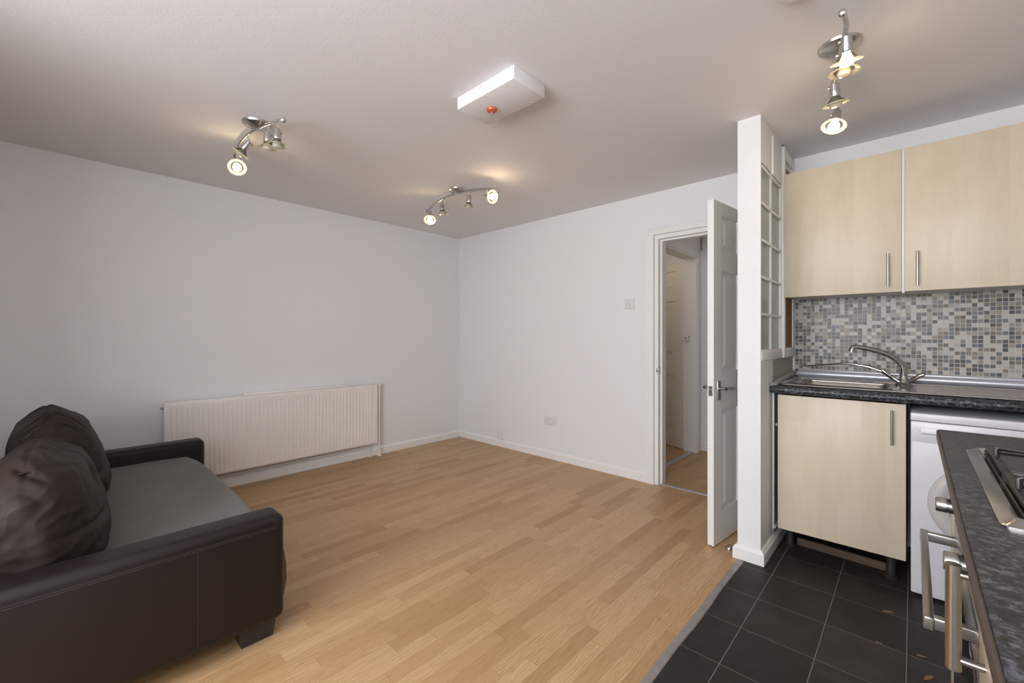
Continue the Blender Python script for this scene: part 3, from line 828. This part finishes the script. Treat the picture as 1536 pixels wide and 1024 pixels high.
# washing machine
wm = thing('washing_machine', 'white front-loading washing machine under the worktop beside the sink cabinet', 'washing machine', (4.295, -.33, 0))
wx0, wx1, wy = 3.998, 4.592, -.615
m = MB(); m.box(wx0, wx1, wy, -.04, .012, .810, .006, 3); m.build('body', 'washer_enamel', wm)
m = MB(); m.box(wx0 - .001, wx1 + .001, wy - .003, -.04, .814, .850, .006, 3); m.build('top', 'washer_enamel', wm)
m = MB(); m.box(wx0, wx1, wy - .006, wy + .01, .718, .812, .004, 2); cpn = m.build('control_panel', 'washer_enamel', wm)
m = MB(); m.box(4.03, 4.19, wy - .0075, wy - .004, .732, .785, .003, 2); dw = m.build('detergent_drawer', 'washer_enamel', cpn)
m = MB(); m.box(4.035, 4.16, wy - .010, wy - .006, .756, .762, .001); m.build('drawer_grip', 'washer_ring', dw) if False else m.build('drawer_grip', 'grey_panel', cpn)
m = MB(); m.lathe((4.42, wy - .006, .765), (0, -1, 0), [(0, .025), (.018, .022), (.020, 0)], 24); m.build('programme_dial', 'washer_enamel', cpn)
m = MB(); cy = .452; cxw = 4.243
m.lathe((cxw, wy + .001, cy), (0, -1, 0), [(0, .190), (.010, .188), (.020, .176), (.022, .150), (.016, .138), (.010, .128)], 56); pd = m.build('porthole_door', 'washer_ring', wm)
m = MB(); m.lathe((cxw, wy - .008, cy), (0, -1, 0), [(0, .132), (.006, .120), (.012, .09), (.016, .05), (.018, 0)], 40); m.build('porthole_glass', 'grey_panel', pd)
for x in (wx0 + .05, wx1 - .05):
    m = MB(); m.lathe((x, -.56, 0), (0, 0, 1), [(0, .02), (.014, .02)], 12); m.build('foot', 'black_plastic', wm)

# wall cabinets
def wall_cab(x0, x1, hx, label):
    r = thing('wall_cabinet', label, 'cabinet', ((x0 + x1) / 2, -.16, 1.443), 'pale wood-effect wall cabinets')
    m = MB(); m.box(x0 + .001, x1 - .001, -.300, -.003, 1.445, 2.186); m.build('carcass', 'white_plastic', r)
    m = MB(); m.box(x0 + .001, x1 - .001, -.320, -.302, 1.441, 2.188, .0015); d = m.build('door', 'beige_wood', r)
    bar_handle(d, hx, -.320, 1.467, 1.643)
wall_cab(3.433, 3.963, 3.909, 'pale wood-effect wall cabinet next to the partition, handle on its right')
wall_cab(3.974, 4.560, 4.022, 'pale wood-effect wall cabinet at the right edge, handle on its left')
m = MB((3.97, -.2, 1.44)); m.box(3.9625, 3.9745, -.316, -.004, 1.434, 2.186, .001)
tag(m.build('filler_strip', 'white_plastic'), 'thin white vertical strip between the two wall cabinets', 'filler strip')

# ------------------------------------------------------------------ hob run along the right
FX = 4.086
m = MB((4.3, -2.3, .9)); m.box(4.0605, XR - .004, -3.35, -1.556,         .892, WT, .002)
wt2 = m.build('worktop', 'worktop'); tag(wt2, 'dark speckled worktop around the gas hob in the foreground', 'worktop')
m = MB(); m.box(4.0565, 4.0605, -3.35, -1.558, .903, .9275, .001); m.build('edge_strip', 'edge_brown', wt2)['label'] = 'worn brown front edge of the worktop'
hb = thing('gas_hob', 'stainless steel gas hob with black wire pan supports', 'hob', (4.35, -2.13, WT))
hx0, hx1, hy0, hy1 = 4.098, 4.60, -2.420, -1.846
m = MB(); rings = []
for ins, z, r in ((0, WT, .012), (0, WT + .003, .012), (.004, WT + .005, .012), (.015, WT + .013, .012), (.019, WT + .0125, .012), (.023, WT + .004, .012), (.028, WT + .003, .02)):
    rings.append([m.bm.verts.new(q) for q in rr(hx0 + ins, hx1 - ins, hy0 + ins, hy1 - ins, r, z, 4)])
for a, b in zip(rings, rings[1:]):
    for k in range(len(a)): m.bm.faces.new((a[k], a[(k + 1) % len(a)], b[(k + 1) % len(a)], b[k]))
m.bm.faces.new(rings[-1]); m.build('hob_tray', 'hob_steel', hb, ang=30)
m = MB(); m.box(hx0 + .029, hx1 - .029, hy0 + .029, hy1 - .029, WT + .0035, WT + .0055, .0005); m.build('hob_well', 'steel_dark_reflection', hb)
for (x, y, rr_) in ((4.24, -2.00, .036), (4.24, -2.28, .046), (4.47, -2.00, .046), (4.47, -2.28, .036)):
    m = MB(); m.lathe((x, y, WT + .002), (0, 0, 1), [(0, rr_ + .008), (.006, rr_ + .006), (.010, rr_), (.016, rr_), (.020, rr_ - .004), (.021, 0)], 26); m.build('burner', 'black_iron', hb)
for y0, y1 in ((-2.385, -2.140), (-2.125, -1.882)):
    m = MB(); z = WT + .030
    xa, xb = 4.134, 4.562; yc = (y0 + y1) / 2
    q = [(xa, y0), (xb, y0), (xb, y1), (xa, y1), (xa, y0)]
    m.box(xa - .006, xa + .006, y0, y1, z - .016, z - .006, .002); m.box(xb - .006, xb + .006, y0, y1, z - .016, z - .006, .002)
    m.box(xa, xb, y0 - .004, y0 + .004, z - .016, z - .006, .002); m.box(xa, xb, y1 - .004, y1 + .004, z - .016, z - .006, .002)
    m.box(xa + .06, xa + .06 + .007, y0, y0 + .09, z - .012, z + .002, .001)
    for bx in (4.24, 4.47):
        for (dx, dy) in ((0, 1), (0, -1), (1, 0), (-1, 0)):
            ex = bx + dx * .018; ey = yc + dy * .018
            fx_ = bx + dx * (.09 if dx else 0); fy_ = y1 if dy > 0 else (y0 if dy < 0 else yc)
            if dx < 0 and bx < 4.3: fx_ = xa
            m.tube([(fx_, fy_, z - .010), (fx_, fy_, z + .010), (fx_ * .96 + ex * .04, fy_ * .96 + ey * .04, z + .012), (ex, ey, z + .006)], .0042, 8)
    for (x, y) in ((xa, y0), (xb, y0), (xb, y1), (xa, y1)): m.box(x - .005, x + .005, y - .005, y + .005, WT + .003, z - .006)
    m.build('pan_support', 'black_iron', hb)
for k in range(4):
    m = MB(); m.lathe((4.575, -2.30 + k * .1, WT + .006), (0, 0, 1), [(0, .014), (.016, .012), (.017, 0)], 16)
    if k < 0: pass
    m.bm.free()
# built-in oven
ov = thing('built_in_oven', 'built-in oven with big steel bow handle below the hob', 'oven', (4.35, -2.0, 0))
oy0, oy1 = -2.300, -1.702
m = MB(); m.box(FX + .02, XR - .05, oy0, oy1, .12, .885); m.build('housing', 'black_plastic', ov)
m = MB(); m.box(FX, FX + .02, oy0, oy1, .725, .885, .003); cpl = m.build('control_panel', 'satin_steel', ov)
m = MB(); m.lathe((FX, -1.790, .772), (-1, 0, 0), [(0, .0185), (.014, .0185), (.0145, .0165), (.0165, .0165), (.017, .0185), (.036, .0175), (.038, .016), (.038, 0)], 28); m.build('knob', 'satin_steel', cpl)
m = MB(); m.lathe((FX, -2.185, .776), (-1, 0, 0), [(0, .0185), (.014, .0185), (.0145, .0165), (.0165, .0165), (.017, .0185), (.036, .0175), (.038, .016), (.038, 0)], 28); m.build('knob', 'satin_steel', cpl)
m = MB(); m.box(FX, FX + .02, oy0, oy1, .13, .718, .003); od = m.build('oven_door', 'satin_steel', ov)
m = MB(); m.box(FX - .002, FX + .004, oy0 + .03, oy1 - .03, .19, .62, .001); m.build('oven_glass', 'oven_glass', od)
m = MB()
hz_ = .672
def fl(p0, p1, hw, hh):  # flat bar between two points along y or x
    x0, x1 = sorted((p0[0], p1[0])); y0, y1 = sorted((p0[1], p1[1]))
    m.box(x0 - hw, x1 + hw, y0 - hw, y1 + hw, hz_ - hh, hz_ + hh, .003, 3)
fl((4.027, -2.238), (4.027, -1.752), .0075, .013)
fl((4.027, -1.758), (FX, -1.758), .008, .012); fl((4.027, -2.232), (FX, -2.232), .008, .012)
m.build('bow_handle', 'satin_steel', od)
# near base cabinet
nc = thing('base_cabinet', 'pale wood-effect base cabinet with a steel bar handle in the right foreground', 'cabinet', (4.35, -2.7, 0))
m = MB(); m.box(FX + .02, XR - .05, -3.30, -2.304, .13, .888); m.build('carcass', 'maroon_edge', nc)
m = MB(); m.box(FX, FX + .018, -2.900, -2.306, .13, .886, .0015); dd = m.build('door', 'beige_wood', nc)
m = MB()
m.tube([(4.052, -2.388, .684), (4.052, -2.388, .848)], .0095, 16)
for z in (.700, .834): m.tube([(4.052, -2.388, z), (FX, -2.388, z)], .0062, 10)
m.build('handle', 'satin_steel', dd)
m = MB(); m.box(FX, FX + .018, -3.30, -2.904, .13, .886, .0015); m.build('door', 'beige_wood', nc)
m = MB((4.3, -1.63, .4)); m.box(FX, XR - .05, -1.698, -1.580, .0, .890, .002)
tag(m.build('end_panel', 'beige_wood'), 'pale wood-effect end panel between oven and washing machine gap', 'panel')
m = MB((4.2, -2.4, 0)); m.box(FX + .05, FX + .065, -3.30, -1.70, 0, .125, .001)
tag(m.build('plinth', 'black_plastic'), 'dark plinth board under the oven run', 'plinth')

# debris flakes on the tiles
for i, (x, y, s, a, lb) in enumerate(((4.029, -1.121, .016, .3, 'small brown flake on the slate tiles nearest the oven handle'),
                                  (4.046, -1.247, .026, 1.1, 'largest brown flake on the slate tiles by the frame bottom'),
                                  (3.907, -1.138, .010, .2, 'tiny pale flake on the slate tiles in mid floor'),
                                  (3.925, -.86, .020, .5, 'thin brown flake on the slate tiles before the sink cabinet'))):
    m = MB((x, y, 0)); b = bmesh.new()
    vs = [b.verts.new(Vector((x + math.cos(a) * px * s - math.sin(a) * py * s * .4, y + math.sin(a) * px * s + math.cos(a) * py * s * .4, .0005))) for px, py in ((-1, 0), (-.3, -.7), (.8, -.5), (1, .2), (.2, .8), (-.6, .6))]
    f = b.faces.new(vs); ex = bmesh.ops.extrude_face_region(b, geom=[f])
    for g in ex['geom']:
        if isinstance(g, bmesh.types.BMVert): g.co.z += .002
    m.merge(b); tag(m.build('paint_flake', 'debris'), lb, 'debris', 'flakes of debris on the slate tiles')

# ------------------------------------------------------------------ lights
def area(name, loc, rot, sx, sy, power, color):
    l = bpy.data.lights.new(name, 'AREA'); l.shape = 'RECTANGLE'; l.size = sx; l.size_y = sy; l.energy = power; l.color = color
    o = bpy.data.objects.new(name, l); COL.objects.link(o); o.location = loc; o.rotation_euler = rot; return o
area('daylight_window', ((WX0 + WX1) / 2, YB - .012, (WZ0 + WZ1) / 2), (math.radians(90), 0, math.radians(0)), WX1 - WX0 - .1, WZ1 - WZ0 - .1, 118, (.93, .95, 1.0))
for i, p in enumerate(LAMPS):
    l = bpy.data.lights.new('spot_lamp', 'POINT'); l.energy = .9; l.color = (1, .72, .42); l.shadow_soft_size = .018
    o = bpy.data.objects.new('spot_lamp', l); COL.objects.link(o); o.location = p
l = bpy.data.lights.new('inner_room_lamp', 'POINT'); l.energy = 3.2; l.color = (1, .80, .58); l.shadow_soft_size = .08
o = bpy.data.objects.new('inner_room_lamp', l); COL.objects.link(o); o.location = (1.75, .7, 2.2)
l = bpy.data.lights.new('hall_lamp', 'POINT'); l.energy = 1.5; l.color = (1, .9, .85); l.shadow_soft_size = .1
o = bpy.data.objects.new('hall_lamp', l); COL.objects.link(o); o.location = (3.1, .8, 2.2)

W = bpy.data.worlds.new('World'); S.world = W; W.use_nodes = True
bg = W.node_tree.nodes['Background']; bg.inputs[0].default_value = (.80, .88, 1, 1); bg.inputs[1].default_value = 1.2

# ------------------------------------------------------------------ camera
cam = bpy.data.cameras.new('Camera'); co = bpy.data.objects.new('Camera', cam); COL.objects.link(co)
cam.sensor_fit = 'HORIZONTAL'; cam.sensor_width = 36; cam.lens = 36 * 643.5 / 1536
cam.shift_y = -(512 - 504.2) / 1536
cam.clip_start = .02
co.location = (4.0055, -3.3566, 1.2063); co.rotation_euler = (math.radians(90), 0, 0.751588)
S.camera = co
vs = S.view_settings
S.display_settings.display_device = 'sRGB'
vs.view_transform = 'Standard'; vs.look = 'None'; vs.gamma = 1; vs.use_curve_mapping = False; vs.exposure = 0.0
